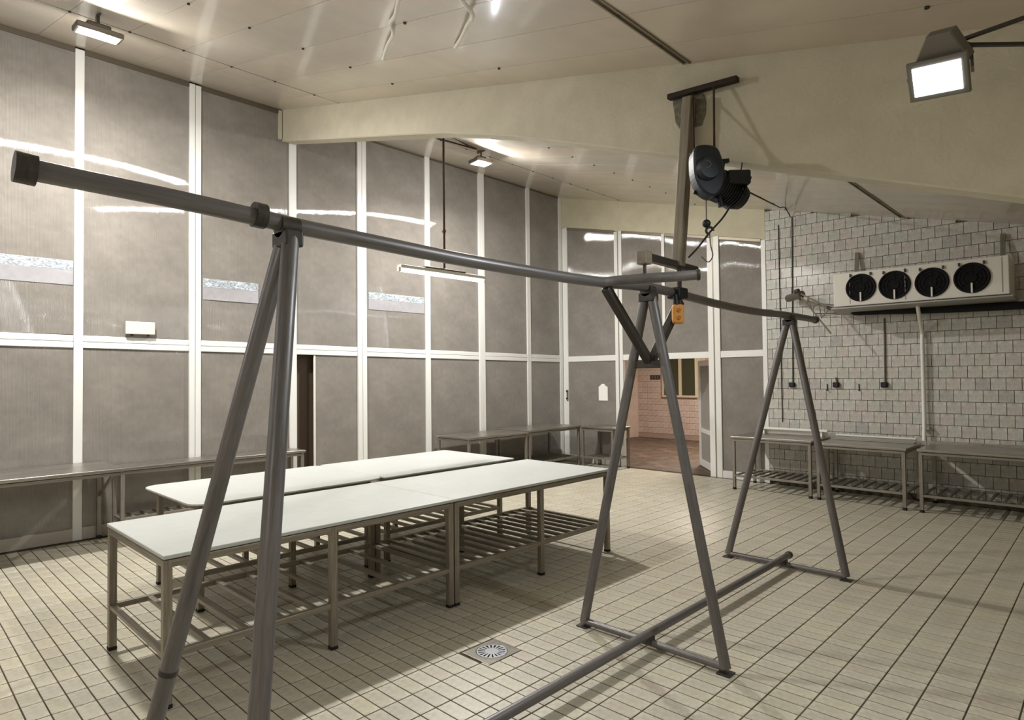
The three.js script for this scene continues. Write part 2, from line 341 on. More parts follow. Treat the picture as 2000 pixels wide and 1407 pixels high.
// ------------------------------------------------------------------ far wall: glazed bay with the doorway, then white tiles
const wallFar = structure('wall_far', 'far wall, glazed beside the doorway and white tiled beyond it', 'wall');
const XT = -3.9;                                            // where the tiles begin
const gTop = (x) => 4.573 - 0.218 * (x + 7.664);            // head of the glazing follows the roof
{
  const F = (x0, y0, x1, y1, f = 0.012, n = 'post') => part(n, box(x0, y0, ZF - 0.05, x1, y1, ZF + f, 0.004), M.frame, wallFar);
  const posts = [[-7.89, 0.12], [-6.625, 0.17], [-5.685, 0.06], [-4.76, 0.21], [-3.93, 0.07]];
  posts.forEach(([x, w], k) => {
    if (k === 2) { F(x - w / 2, 2.05, x + w / 2, gTop(x)); return; }
    if (w > 0.15) { F(x - w / 2, 0, x - 0.012, gTop(x), 0.012); part('joint_cover', box(x - 0.012, 0, ZF - 0.05, x + 0.012, gTop(x), ZF + 0.004), M.jointProfile, wallFar); F(x + 0.012, 0, x + w / 2, gTop(x), 0.018); }
    else F(x - w / 2, 0, x + w / 2, gTop(x));
  });
  for (let k = 0; k < 4; k++) {
    const x0 = posts[k][0] + posts[k][1] / 2, x1 = posts[k + 1][0] - posts[k + 1][1] / 2, xc = (x0 + x1) / 2;
    F(x0, 1.95, x1, 2.055, 0.01, 'transom');
    const h = gTop(xc) - 2.055;
    const hs = hollowSheet(x1 - x0, h, k * 3.1 + 0.9), p = hs.attributes.position;
    for (let i = 0; i < p.count; i++) if (p.getY(i) > 0) p.setY(i, p.getY(i) - 0.218 * p.getX(i) * (p.getY(i) / (h / 2)));
    const m = part('sheet_panel', hs, M.cell, wallFar); m.position.set(xc, 2.055 + h / 2, ZF - 0.018);
    part('head_rail', bar(V(x0, gTop(x0) - 0.01, ZF - 0.02), V(x1, gTop(x1) - 0.01, ZF - 0.02), 0.05, 0.06, V(0, 0, 1)), M.jointProfile, wallFar);
    if (k === 0 || k === 3) {
      const lo = part('sheet_panel', hollowSheet(x1 - x0, 1.95 - 0.12, k + 5.2), M.cell, wallFar); lo.position.set(xc, (1.95 + 0.12) / 2, ZF - 0.018);
      F(x0, 0, x1, 0.12, 0.008, 'base_rail');
    }
  }
  // plastered band between the glazing and the ceiling
  const b = [[XL, gTop(XL)], [XT, gTop(XT)], [XT, yCeil(XT) + 0.05], [XL, yCeil(XL) + 0.05]];
  part('plaster_band', prism(b, 0.1).translate(0, 0, ZF - 0.1), M.band, wallFar);
  part('tile_backing', box(XT, -0.2, ZF - 0.25, XR + 0.2, 4.4, ZF - 0.0095), M.wallGrout, wallFar);
  const P = 0.1525, Y0 = 1.603, X0 = -1.535;
  const tones = [0xdcdad3, 0xd8d7cf, 0xe0ddd6, 0xdad3cb, 0xd4d5cc, 0xddd6ce, 0xd7d6cb, 0xcbc8c3];
  const mats = tones.map((c) => std({ color: c, map: texSpeckle, roughness: 0.22 }));
  const geo = tileGeometry(P - 0.006, 0.009, P - 0.006, 0.0012).rotateX(Math.PI / 2);
  const list = [];
  for (let j = -11; j < 22; j++) for (let i = -20; i < 26; i++) {
    const x = X0 + (i + 0.5 + (j % 2 ? 0.5 : 0)) * P, y = Y0 + (j + 0.5) * P;
    if (x < XT + P * 0.45 || x > XR - 0.08 || y < 0.06 || y - P / 2 > yCeil(x) - 0.05) continue;
    const s = shownSize([V(x - P / 2, y - P / 2, ZF), V(x + P / 2, y - P / 2, ZF), V(x + P / 2, y + P / 2, ZF), V(x - P / 2, y + P / 2, ZF)]);
    list.push({ x, y, s, half: false, k: Math.floor(rnd() * 8), t: rr(0.96, 1.02), dz: rr(-0.0008, 0.0008) });
  }
  for (let j = -10; j < 20; j++) {                          // cut tiles that close each course at the glazing
    const y = Y0 + (j + 0.5) * P, first = Math.min(...list.filter((t) => Math.abs(t.y - y) < 0.01).map((t) => t.x)), w = first - P / 2 - XT;
    if (w > 0.02 && w < 0.2) { const m = part('wall_tile', tileGeometry(w - 0.006, 0.009, P - 0.006, 0.0012).rotateX(Math.PI / 2), mats[Math.floor(rnd() * 8)], wallFar); m.position.set(XT + w / 2, y, ZF); }
  }
  list.sort((a, b2) => b2.s - a.s);
  list.slice(0, 270).forEach((t) => { const m = part('wall_tile', geo, mats[t.k], wallFar); m.position.set(t.x, t.y, ZF + t.dz); });
  const rest = list.slice(270), inst = new THREE.InstancedMesh(geo, std({ color: 0xffffff, map: texSpeckle, roughness: 0.22 }), rest.length);
  inst.name = 'further_wall_tiles'; inst.userData.kind = 'stuff'; inst.castShadow = inst.receiveShadow = true;
  const mt = new THREE.Matrix4(), c = new THREE.Color();
  rest.forEach((t, n) => { inst.setMatrixAt(n, mt.makeTranslation(t.x, t.y, ZF + t.dz)); inst.setColorAt(n, c.set(tones[t.k]).multiplyScalar(t.t)); });
  wallFar.add(inst);
}
// walls that the picture does not show
{
  const r = structure('wall_right', 'plain painted wall on the low side', 'wall'); part('wall_body', box(XR, 0, ZF - 0.2, XR + 0.2, 3.1, ZB + 0.2), M.plaster, r);
  const b = structure('wall_back', 'plain painted wall behind the viewpoint', 'wall');
  part('wall_body', prism([[XL - 0.2, 0], [XR + 0.2, 0], [XR + 0.2, yCeil(XR) + 0.1], [XL - 0.2, yCeil(XL) + 0.1]], 0.2).translate(0, 0, ZB), M.plaster, b);
}

// ------------------------------------------------------------------ corridor beyond the doorway
{
  const ZC = -14.6, x0 = -9.4, x1 = -2.2;
  const c = structure('corridor', 'pink tiled corridor with brown floor beyond the doorway', 'corridor');
  part('corridor_floor', box(x0, -0.2, ZC - 0.2, x1, -0.004, ZF - 0.2), M.brownFloor, c);
  part('threshold', box(-6.54, -0.2, ZF - 0.22, -4.86, 0.004, ZF - 0.05), M.brownFloor, c);
  part('corridor_wall', box(x0, 0, ZC - 0.2, x1, 3.3, ZC), M.pinkJoint, c);
  part('corridor_wall', box(x0 - 0.2, 0, ZC, x0, 3.3, ZF - 0.3), M.pinkTile, c);
  part('corridor_wall', box(x1, 0, ZC, x1 + 0.2, 3.3, ZF - 0.26), M.pinkTile, c);
  part('corridor_ceiling', box(x0 - 0.2, 3.2, ZC - 0.2, x1 + 0.2, 3.35, ZF - 0.26), M.plaster, c);
  part('blind_back', box(x0, 2.03, ZF - 0.22, XT + 0.02, 5.4, ZF - 0.12), M.backBoard, c);
  part('blind_back', box(x0, 0, ZF - 0.22, -6.7, 2.03, ZF - 0.12), M.backBoard, c);
  part('blind_back', box(-4.68, 0, ZF - 0.22, XT + 0.02, 2.03, ZF - 0.12), M.backBoard, c);
  // tiles of the corridor wall that still show their joints
  { const q = 0.152, g = tileGeometry(q - 0.008, 0.008, q - 0.008, 0.0015).rotateX(Math.PI / 2), xa = atZ(1205, 800, ZC).x, xb = atZ(1375, 800, ZC).x;
    const pm = [0xdccabe, 0xd8c4b6, 0xe0cec4].map((h) => std({ color: h, map: texSpeckle, roughness: 0.35 }));
    for (let y = 0.2; y < 2.25; y += q) for (let x = xa; x < xb; x += q) part('corridor_tile', g, pm[Math.floor(rnd() * 3)], c).position.set(x, y, ZC + 0.0075);
  }
  const t = structure('window_1', 'dark olive double window in the corridor wall', 'window');
  const a = atZ(1297, 690, ZC), b = atZ(1360, 773, ZC), m = atZ(1329, 700, ZC).x, f = 0.05;
  part('window_frame', [box(a.x - f, b.y - f, ZC, b.x + f, b.y, ZC + 0.06), box(a.x - f, a.y, ZC, b.x + f, a.y + f, ZC + 0.06), box(a.x - f, b.y, ZC, a.x, a.y, ZC + 0.06), box(b.x, b.y, ZC, b.x + f, a.y, ZC + 0.06), box(m - 0.04, b.y, ZC, m + 0.04, a.y, ZC + 0.05)], std({ color: 0xcdbfa2, roughness: 0.6 }), t);
  part('pane', box(a.x, b.y, ZC + 0.005, m - 0.04, a.y, ZC + 0.025), M.darkPane, t); part('pane', box(m + 0.04, b.y, ZC + 0.005, b.x, a.y, ZC + 0.025), M.darkPane, t);
  const s0 = atZ(1270, 733, ZC), s1 = atZ(1290, 742, ZC);
  const sg = thing('sign_plate', 'small dark plate with worn marks on the pink corridor wall', 'sign', [0, 0, 0]);
  part('plate', box(s0.x, s1.y, ZC, s1.x, s0.y, ZC + 0.012, 0.004), std({ color: 0x3a332c, roughness: 0.6 }), sg);
  for (let k = 0; k < 3; k++) { const xx = s0.x + (s1.x - s0.x) * (0.2 + 0.26 * k); part('mark', box(xx, s1.y + 0.012, ZC + 0.011, xx + 0.03, s0.y - 0.014, ZC + 0.015), std({ color: 0x6f675c, roughness: 0.6 }), sg); }
  // corridor lamp
  const lp = thing('corridor_lamp', 'square ceiling lamp lighting the pink corridor', 'lamp', [-6.0, 3.19, -12.2]);
  part('lamp_housing', box(-0.32, -0.03, -0.32, 0.32, 0.01, 0.32, 0.01), M.plasticWhite, lp);
  part('diffuser', box(-0.29, -0.04, -0.29, 0.29, -0.028, 0.29, 0.004), glow(0xffe4cc, 6), lp);
  const al = new THREE.RectAreaLight(0xfff0e2, LAMP.corridor, 0.58, 0.58); al.position.set(-6.0, 3.13, -12.2); al.lookAt(-6.0, 0, -12.2); scene.add(al);
}
// open door leaf
{
  const d = structure('door_1', 'white framed glazed door leaf standing open into the corridor', 'door');
  d.position.set(-4.9, 0, ZF - 0.27); d.rotation.y = Math.atan2(0.85, -0.72); const W = 1.1, H = 1.93, t = 0.03;
  part('door_frame', [box(0, 0.01, -t, 0.09, H, t, 0.004), box(W - 0.09, 0.01, -t, W, H, t, 0.004), box(0.09, H - 0.1, -t, W - 0.09, H, t, 0.004), box(0.09, 0.01, -t, W - 0.09, 0.13, t, 0.004), box(0.09, 0.62, -t, W - 0.09, 0.70, t, 0.004)], M.frame, d);
  part('pane', box(0.09, 0.7, -0.008, W - 0.09, H - 0.1, 0.008), M.cell, d); part('pane', box(0.09, 0.13, -0.008, W - 0.09, 0.62, 0.008), M.cell, d);
  part('door_handle', [rod(V(W - 0.05, 1.0, t), V(W - 0.05, 1.0, t + 0.05), 0.01), bar(V(W - 0.05, 1.0, t + 0.05), V(W - 0.17, 1.0, t + 0.05), 0.018)], M.chrome, d);
}

// ------------------------------------------------------------------ lamps
function floodLamp(name, label, category, pos, aimAt, w, h, power, colour) {
  const o = thing(name, label, category, pos);
  o.up.set(0, 0, -1); o.lookAt(...aimAt); o.rotateZ(Math.PI / 2); o.updateMatrixWorld();   // local +z points at the target, long side along the partition
  part('lamp_body', [new RoundedBoxGeometry(w + 0.05, h + 0.05, 0.05, 2, 0.012).translate(0, 0, -0.028), new RoundedBoxGeometry(w * 0.6, h * 0.6, 0.06, 2, 0.012).translate(0, 0, -0.07)], M.lampBody, o);
  part('glowing_lens', new RoundedBoxGeometry(w, h, 0.008, 1, 0.003), glow(colour, 9), o);
  const l = new THREE.RectAreaLight(colour, power / (w * h), w, h);
  l.position.copy(o.localToWorld(V(0, 0, 0.012))); l.lookAt(o.localToWorld(V(0, 0, 1))); scene.add(l);
  const side = new THREE.PointLight(colour, LAMP.side, 0, 2);   // what leaves the lens edgeways; the body shades the ceiling from it
  side.position.copy(o.localToWorld(V(0, 0, 0.03))); side.castShadow = true; side.shadow.radius = 2; side.shadow.mapSize.set(1024, 1024); side.shadow.camera.near = 0.02; scene.add(side);
  return o;
}
{
  const A = [-6.25, 4.66, -1.37], B = [-6.28, 4.63, -5.91];
  const a = floodLamp('ceiling_floodlight', 'blazing floodlight under the ceiling over the steel wall shelf', 'floodlight', A, [-6.75, 0, -1.42], 0.3, 0.14, LAMP.flood, 0xfffdf8);
  const b = floodLamp('ceiling_floodlight', 'blazing floodlight beyond the roof beam, among thin conduits', 'floodlight', B, [-5.9, 0, -6.3], 0.26, 0.14, LAMP.flood, 0xfffdf8);
  for (const o of [a, b]) {                                 // stirrup up to the ceiling
    const p = o.position, y = yCeil(p.x) - (o === b ? 0.035 : 0) - 0.004;
    const loc = (v) => o.worldToLocal(v.clone());
    part('stirrup', [rod(loc(V(p.x, y, p.z)), loc(V(p.x, p.y + 0.06, p.z)), 0.012), bar(loc(V(p.x - 0.08, y - 0.004, p.z)), loc(V(p.x + 0.08, y - 0.004, p.z)), 0.05, 0.008)], M.lampBody, o);
  }
  // conduits around the far lamp
  const c = thing('lamp_conduit', 'thin brown conduit bent over the ceiling beside the far floodlight', 'conduit');
  const y1 = (x) => yCeil(x) - 0.06;
  part('conduit_run', pipe([V(-6.9, y1(-6.9), -4.3), V(-6.55, y1(-6.55), -4.6), V(-6.35, y1(-6.35), -5.2), V(-6.22, y1(-6.22), -5.75)], 0.011, 30, 8), M.rust, c);
  part('conduit_run', pipe([V(-5.62, y1(-5.62), -4.7), V(-5.95, y1(-5.95), -5.0), V(-6.15, y1(-6.15), -5.5), V(-6.2, y1(-6.2), -5.75)], 0.011, 30, 8), M.rust, c);
}
// floodlight on the bracket arm, right foreground
{
  const pos = atZ(1832, 152, -3.35);
  const aim = EYE.clone().addScaledVector(right, -2.2).add(V(0, -2.4, 0)).sub(pos).normalize();
  const o = thing('bracket_floodlight', 'lit rectangular floodlight on a bracket arm before the roof beam', 'floodlight', pos.toArray());
  o.lookAt(pos.clone().add(aim)); o.rotateZ(-0.16); o.updateMatrixWorld();
  const w = 0.19, h = 0.13;
  const fr = [[-w / 2 - 0.02, -h / 2 - 0.02], [w / 2 + 0.02, -h / 2 - 0.02], [w / 2 + 0.02, h / 2 + 0.02], [-w / 2 - 0.02, h / 2 + 0.02]];
  const back = new THREE.CylinderGeometry(0.145, 0.07, 0.1, 4, 1).rotateY(Math.PI / 4).rotateX(Math.PI / 2).scale(1.12, 0.8, 1).translate(0, 0, -0.055);
  part('lamp_body', [prism(fr, 0.02, 0.003).translate(0, 0, -0.014), back, prism([[-0.105, 0.05], [0.105, 0.05], [0.05, 0.17], [-0.04, 0.17]], 0.07, 0.006).translate(0, 0, -0.11)], M.lampBody, o);
  part('glowing_lens', new RoundedBoxGeometry(w, h, 0.006, 1, 0.002).translate(0, 0, 0.012), glow(0xf2fbff, 5), o);
  for (const s of [-1, 1]) part('yoke', bar(V(s * (w / 2 + 0.03), 0, -0.02), V(s * (w / 2 - 0.02), 0.05, -0.2), 0.012, 0.03), M.lampBody, o);
  part('yoke_bridge', bar(V(-w / 2 + 0.01, 0.05, -0.2), V(w / 2 - 0.01, 0.05, -0.2), 0.035, 0.012), M.lampBody, o);
  const l = new THREE.RectAreaLight(0xf2fbff, LAMP.wide, w, h); l.position.copy(o.localToWorld(V(0, 0, 0.02))); l.lookAt(o.localToWorld(V(0, 0, 1))); scene.add(l);
  const br = thing('lamp_bracket', 'dark bracket arm carrying the floodlight from the roof beam', 'bracket');
  const e0 = atZ(1872, 80, -3.42), e1 = atZ(2150, -18, -3.5), e2 = atZ(2150, 84, BEAM0 + 0.012), e3 = atZ(1880, 88, -3.42);
  part('upper_arm', bar(e0, e1, 0.022, 0.014), M.pipeDark, br); part('lower_arm', bar(e3, e2, 0.02, 0.014), M.pipeDark, br);
  part('wall_plate', box(e2.x - 0.04, e2.y - 0.05, BEAM0, e2.x + 0.04, e2.y + 0.05, BEAM0 + 0.012, 0.004), M.pipeDark, br); part('ceiling_stub', rod(e1, V(e1.x, yCeil(e1.x) - 0.012, e1.z), 0.012), M.pipeDark, br);
  const c = thing('lamp_cable', 'looped dark cable dangling behind the bracket floodlight', 'cable');
  part('cable', pipe([atZ(1862, 92, -3.45), atZ(1890, 84, -3.45), atZ(1897, 103, -3.45), atZ(1886, 119, -3.45), atZ(1868, 116, -3.44), atZ(1858, 108, -3.42)], 0.006, 40, 8), M.cable, c);
}
// fluorescent battens on their drop rods: one in view, two unseen ones added behind the viewpoint as fill light
function batten(label, x, y, z0, z1, zr, drop, power) {
  const o = thing('batten_lamp', label, 'lamp', [x, y, (z0 + z1) / 2]);
  const h = (z0 - z1) / 2, zc = zr - (z0 + z1) / 2;
  part('lamp_housing', box(-0.04, 0.02, -h, 0.04, 0.06, h, 0.01), M.plasticWhite, o);
  part('tube', rod(V(0, 0, -h + 0.02), V(0, 0, h - 0.02), 0.019), glow(0xfbfcff, 8), o);
  for (const s of [-1, 1]) part('tube_holder', box(-0.02, -0.02, s * h - 0.015, 0.02, 0.03, s * h + 0.015, 0.005), M.plasticWhite, o);
  part('top_bracket', box(-0.035, 0.06, zc - 0.3, 0.035, 0.078, zc + 0.3, 0.005), M.lampBody, o);
  part('drop_rod', rod(V(0, 0.07, zc), V(0, yCeil(x) - drop - y - 0.012, zc), 0.013), M.rust, o);
  part('rod_clip', [rod(V(-0.03, 0.52, zc), V(0.03, 0.52, zc), 0.008), rod(V(0, 0.5, zc), V(0, 0.54, zc), 0.018)], M.rust, o);
  for (const s of [-1, 1]) {                                // a bare tube shines to both sides and down
    const l = new THREE.RectAreaLight(0xf6f9ff, power, 0.04, h * 2 - 0.05), zm = (z0 + z1) / 2; l.position.set(x + s * 0.022, y - 0.012, zm);
    l.lookAt(x + s * 1.022, y - 0.012 - 0.5, zm); scene.add(l);
  }
}
batten('white fluorescent batten lamp hanging level on a long drop rod beyond the roof beam', -5.6, 2.86, -4.03, -5.3, -4.67, 0.035, LAMP.tube);
batten('added white fluorescent fill lamp behind the viewpoint, towards the partition', -5.0, 2.95, 2.6, 1.3, 1.95, 0, LAMP.rearFill);
batten('added white fluorescent fill lamp behind the viewpoint, towards the low side', -1.0, 2.85, 2.6, 1.3, 1.95, 0, LAMP.rearFill);

// ------------------------------------------------------------------ rail gantry on three A-frames
{
  const X = -2.14, o = thing('rail_gantry', 'grey steel pipe rail on three A-frames over the tiled floor', 'gantry');
  const rail = [[2.281, -0.29], [2.268, -0.75], [2.252, -1.055], [2.243, -1.35], [2.229, -1.88], [2.226, -2.6], [2.232, -2.99], [2.25, -3.45], [2.24, -3.81], [2.214, -4.4], [2.202, -5.1], [2.214, -5.75], [2.215, -6.15], [2.212, -6.5]];
  part('rail_pipe', pipe(rail.map(([y, z]) => V(X, y, z)), 0.03, 90, 18), M.pipe, o);
  part('end_cap', rod(V(X, 2.282, -0.275), V(X, 2.279, -0.325), 0.043), M.pipeDark, o);
  part('end_cap', rod(V(X, 2.212, -6.51), V(X, 2.2125, -6.47), 0.036), M.pipeDark, o);
  part('collar', rod(V(X, 2.2665, -0.93), V(X, 2.2645, -0.97), 0.044), M.pipeDark, o);
  const frames = [[-1.055, 2.22, -0.67], [-3.46, 2.21, -3.4], [-5.83, 2.175, -5.57]];
  for (const [za, ya, zf] of frames) {
    for (const s of [-1, 1]) {
      const top = V(X + s * 0.024, ya - 0.02, za), foot = V(X + s * 0.5, 0.03, zf);
      const leg = part('leg', rod(foot, top, 0.031), M.pipe, o);
      if (zf > -1) { const m = foot.clone().lerp(top, 0.28); const d = top.clone().sub(foot).normalize(); part('weld_ring', rod(m.clone().addScaledVector(d, -0.008), m.clone().addScaledVector(d, 0.008), 0.034), M.pipeDark, leg); }
      part('foot_plate', box(X + s * 0.5 - 0.04, 0.001, zf - 0.04, X + s * 0.5 + 0.04, 0.009, zf + 0.04, 0.002), M.pipeDark, leg);
    }
    part('saddle', [box(X - 0.055, ya - 0.055, za - 0.035, X + 0.055, ya + 0.005, za + 0.035, 0.008), rod(V(X, ya + 0.02, za - 0.035), V(X, ya + 0.02, za + 0.035), 0.04)], M.pipeDark, o);
    part('foot_crossbar', rod(V(X - 0.5, 0.035, zf), V(X + 0.5, 0.035, zf), 0.021), M.pipe, o);
    part('lug', box(X - 0.03, 0.03, zf - 0.03, X + 0.03, 0.075, zf + 0.03, 0.006), M.pipeDark, o);
  }
  part('floor_pipe', rod(V(X, 0.085, 0.1), V(X, 0.085, -5.68), 0.027), M.pipe, o);
  part('end_cap', rod(V(X, 0.085, -5.68), V(X, 0.085, -5.71), 0.032), M.pipeDark, o);
  // V-shaped brace and short crossbar of the middle frame
  part('brace', bar(V(X, 2.205, -3.0), V(X, 1.765, -3.47), 0.05, 0.05), M.pipeDark, o);
  part('brace', bar(V(X, 2.19, -3.86), V(X, 1.765, -3.47), 0.05, 0.05), M.pipeDark, o);
  part('brace_plate', box(X - 0.11, 1.735, -3.5, X + 0.11, 1.785, -3.435, 0.006), M.pipeDark, o);
  // switch branch leaving the rail
  const e = atY(1362, 537, 2.262), k = V(X, 2.232, -2.97);
  part('switch_branch', pipe([k, V(X + 0.05, 2.242, -3.03), k.clone().lerp(e, 0.45).add(V(0.0, 0.004, 0)), k.clone().lerp(e, 0.75), e], 0.029, 40, 16), M.pipe, o);
  const ed = e.clone().sub(k).normalize(); part('end_cap', rod(e.clone().addScaledVector(ed, -0.004), e.clone().addScaledVector(ed, 0.012), 0.033), M.pipeDark, o);
}
// hanger post from the beam to the rail
{
  const o = thing('hanger_post', 'square steel hanger post bolted to the roof beam above the rail', 'post');
  const a = atZ(1346, 190, -3.79), b = atZ(1325, 520, -3.79);
  part('post_tube', bar(a, b, 0.07, 0.07, V(0, 0, 1)), M.postPaint, o);
  part('cross_bar', bar(atZ(1306, 191, -3.81), atZ(1441, 154, -3.81), 0.034, 0.05, V(0, 0, 1)), M.rustDark, o);
  const y = 2.435; part('hanger_arm', bar(V(-2.135, y + 0.005, -3.42), V(-2.105, y - 0.02, -4.02), 0.05, 0.05), M.pipeDark, o);
  part('arm_head', box(-2.175, y - 0.045, -3.46, -2.105, y + 0.04, -3.38, 0.008), M.postPaint, o);
  part('hanger_rod', rod(V(-2.14, 2.275, -3.42), V(-2.14, y - 0.02, -3.42), 0.012), M.pipeDark, o);
  part('hanger_rod', rod(V(-2.11, 2.15, -3.8), V(-2.11, y - 0.02, -3.8), 0.016), M.pipeDark, o);
  part('rod_clamp', box(-2.175, 2.2, -3.86, -2.075, 2.275, -3.74, 0.012), M.navyDark, o);
  const p = thing('cement_patch', 'rough grey cement patch on the beam behind the hanger post', 'patch');
  const out = [[1316, 196], [1340, 186], [1374, 186], [1378, 200], [1377, 222], [1370, 244], [1352, 248], [1332, 254], [1322, 240]].map(([x, yy]) => { const q = atZ(x, yy, BEAM0); return [q.x, q.y]; });
  part('patch_body', prism(out, 0.008, 0.006).translate(0, 0, BEAM0), M.cement, p);
}
// electric hoist hanging from the cross bar
{
  const c = atZ(1400, 345, -3.7), k = 0.00318;               // metres for one picture pixel at that distance
  const o = thing('electric_hoist', 'dark navy electric wire hoist hanging beside the hanger post', 'hoist', c.toArray(), camYaw);
  const L = (px, py, z = 0) => V((px - 1400) * k, -(py - 345) * k, z);
  const smooth = (q) => new THREE.CatmullRomCurve3(q.map(([x, y]) => V(x, y, 0)), true).getPoints(40).slice(0, 40).map((v) => [v.x, v.y]);
  const hs = [[1353, 300], [1362, 296], [1388, 300], [1397, 318], [1402, 345], [1398, 372], [1384, 388], [1366, 380], [1354, 360], [1350, 330]].map(([x, y]) => { const v = L(x, y); return [v.x, v.y]; });
  const body = part('gear_housing', prism(smooth(hs), 0.1, 0.012).translate(0, 0, -0.01), M.navy, o);
  part('round_cover', rod(L(1372, 340, 0.1), L(1374, 340, 0.13), 0.075, 0.062, 24), M.navy, body);
  part('maker_badge', new THREE.TorusGeometry(0.02, 0.004, 6, 20).translate(...L(1369, 334, 0.132).toArray()), M.wire, body, 'pale ring emblem');
  const mot = part('motor', rod(L(1392, 352, -0.02), L(1448, 378, -0.08), 0.095, 0.085, 26), M.navy, o);
  for (let i = 0; i < 9; i++) { const t = 0.2 + i * 0.085, p = L(1392, 352, -0.02).lerp(L(1448, 378, -0.08), t), d = L(1448, 378, -0.08).sub(L(1392, 352, -0.02)).normalize(); part('cooling_fin', rod(p, p.clone().addScaledVector(d, 0.005), 0.1), M.navyDark, mot); }
  part('fan_cover', rod(L(1447, 377, -0.08), L(1460, 383, -0.095), 0.09, 0.07, 24), M.navyDark, o);
  part('terminal_box', new RoundedBoxGeometry(0.14, 0.09, 0.1, 2, 0.012).translate(...L(1440, 350, 0.0).toArray()), M.navyDark, o);
  part('cable_gland', rod(L(1452, 352, 0.02), L(1463, 356, 0.03), 0.022), M.navyDark, o);
  part('mount_bar', bar(L(1385, 318, 0), L(1424, 314, 0), 0.03, 0.025), M.navyDark, o); part('mount_bar', bar(L(1412, 318, 0), L(1408, 345, 0), 0.028, 0.025), M.navyDark, o);
  part('mount_ear', new THREE.TorusGeometry(0.022, 0.01, 8, 18).translate(...L(1396, 302).toArray()), M.navyDark, o); part('mount_ear', new THREE.TorusGeometry(0.018, 0.009, 8, 18).translate(...L(1356, 300).toArray()), M.navyDark, o);
  part('limit_lever', rod(L(1404, 385), L(1408, 405), 0.016, 0.02), M.navyDark, o); part('base_foot', bar(L(1354, 374), L(1400, 394), 0.024), M.navyDark, o);
  part('bent_wire', pipe([L(1434, 345), L(1445, 338), L(1449, 328), L(1450, 318)], 0.004, 16, 6), M.cable, o);
  const inv = (px, py, z) => o.worldToLocal(atZ(px, py, z));
  part('hang_rod', rod(L(1396, 300), inv(1394, 170, -3.795), 0.007), M.rust, o); part('hang_rod', rod(L(1356, 298), inv(1353, 184, -3.795), 0.006), M.rust, o);
  const ln = part('lift_wire', rod(L(1378, 385), L(1378, 432), 0.004, 0.004, 8), M.wire, o);
  part('hook_block', [new THREE.SphereGeometry(0.026, 14, 10).translate(...L(1378, 438).toArray()), new THREE.TorusGeometry(0.022, 0.008, 8, 18, 4.6).translate(...L(1384, 452).toArray())], M.navyDark, ln);
  const cb = thing('hoist_cable', 'thin dark cable slung from the hoist to the tiled wall top', 'cable');
  part('cable', pipe([atZ(1448, 368, -3.72), atZ(1448, 368, -3.72).lerp(atZ(1538, 413, -9.6), 0.33), atZ(1448, 368, -3.72).lerp(atZ(1538, 413, -9.6), 0.66), atZ(1538, 413, -9.6), atZ(1544, 424, -9.66)], 0.007, 60, 6), M.cable, cb);
  const cc = thing('control_lead', 'slack control lead running from the hoist down to the rail switch', 'cable');
  part('cable', pipe([atZ(1428, 400, -3.72), atZ(1412, 425, -3.72), atZ(1388, 452, -3.72), atZ(1362, 485, -3.74), atZ(1345, 503, -3.76)], 0.006, 30, 6), M.cable, cc);
  part('cable', pipe([atZ(1386, 455, -3.72), atZ(1388, 480, -3.72), atZ(1392, 500, -3.72), atZ(1384, 512, -3.72), atZ(1370, 502, -3.73)], 0.004, 30, 6), M.wire, cc);
  const pd = thing('control_pendant', 'orange push-button pendant hanging under the pipe rail', 'pendant', atZ(1324, 614, -3.72).toArray(), camYaw);
  part('pendant_case', new RoundedBoxGeometry(0.075, 0.13, 0.055, 3, 0.018), M.orange, pd);
  part('cable_boot', rod(V(-0.01, 0.06, 0), V(-0.014, 0.13, 0), 0.022, 0.014), M.navyDark, pd);
  for (const s of [-1, 1]) part('push_button', rod(V(0, s * 0.025, 0.026), V(0, s * 0.025, 0.034), 0.013), std({ color: 0xb8741f, roughness: 0.5 }), pd);
}

// ------------------------------------------------------------------ white topped work tables in the middle
function workTable(label, x0, x1, z0, z1, H, opts) {         // z0 nearer the viewpoint
  const o = thing('work_table', label, 'table', [(x0 + x1) / 2, 0, (z0 + z1) / 2]);
  const w = (x1 - x0) / 2, d = (z0 - z1) / 2, lw = 0.045, in_ = opts.inset ?? 0.03;
  if (opts.sheet) part('tabletop', prism(roundRect(-w, -d, w, d, opts.round), 0.01, 0.002).rotateX(Math.PI / 2).translate(0, H, 0), M.boardWhite, o);
  else part('tabletop', new RoundedBoxGeometry(2 * w, 0.022, 2 * d, 2, 0.006).translate(0, H - 0.011, 0), M.boardWhite, o);
  const yF = H - 0.028, a = w - in_, b = d - opts.zin;
  for (const s of [-1, 1]) { part('apron_rail', bar(V(s * a, yF - 0.02, -b), V(s * a, yF - 0.02, b), 0.04, 0.04), M.tube, o); part('apron_rail', bar(V(-a, yF - 0.02, s * b), V(a, yF - 0.02, s * b), 0.04, 0.04), M.tube, o); }
  for (const s of [-1, 1]) for (const q of [-1, 0, 1]) {
    const lg = part('leg', bar(V(s * a, 0.02, q * b), V(s * a, yF, q * b), lw, lw), M.tube, o);
    part('leg_tip', box(s * a - 0.024, 0.001, q * b - 0.024, s * a + 0.024, 0.022, q * b + 0.024, 0.004), M.rubber, lg);
  }
  const ys = opts.shelf;
  for (const s of [-1, 1]) part('shelf_rail', bar(V(s * a, ys, -b), V(s * a, ys, b), 0.035, 0.035), M.tube, o);
  for (let i = 0; i <= opts.slats; i++) { const z = -b + 2 * b * i / opts.slats; part('shelf_slat', bar(V(-a, ys + 0.001, z), V(a, ys + 0.001, z), 0.034, 0.026, V(0, 1, 0)), M.tube, o); }
  return o;
}
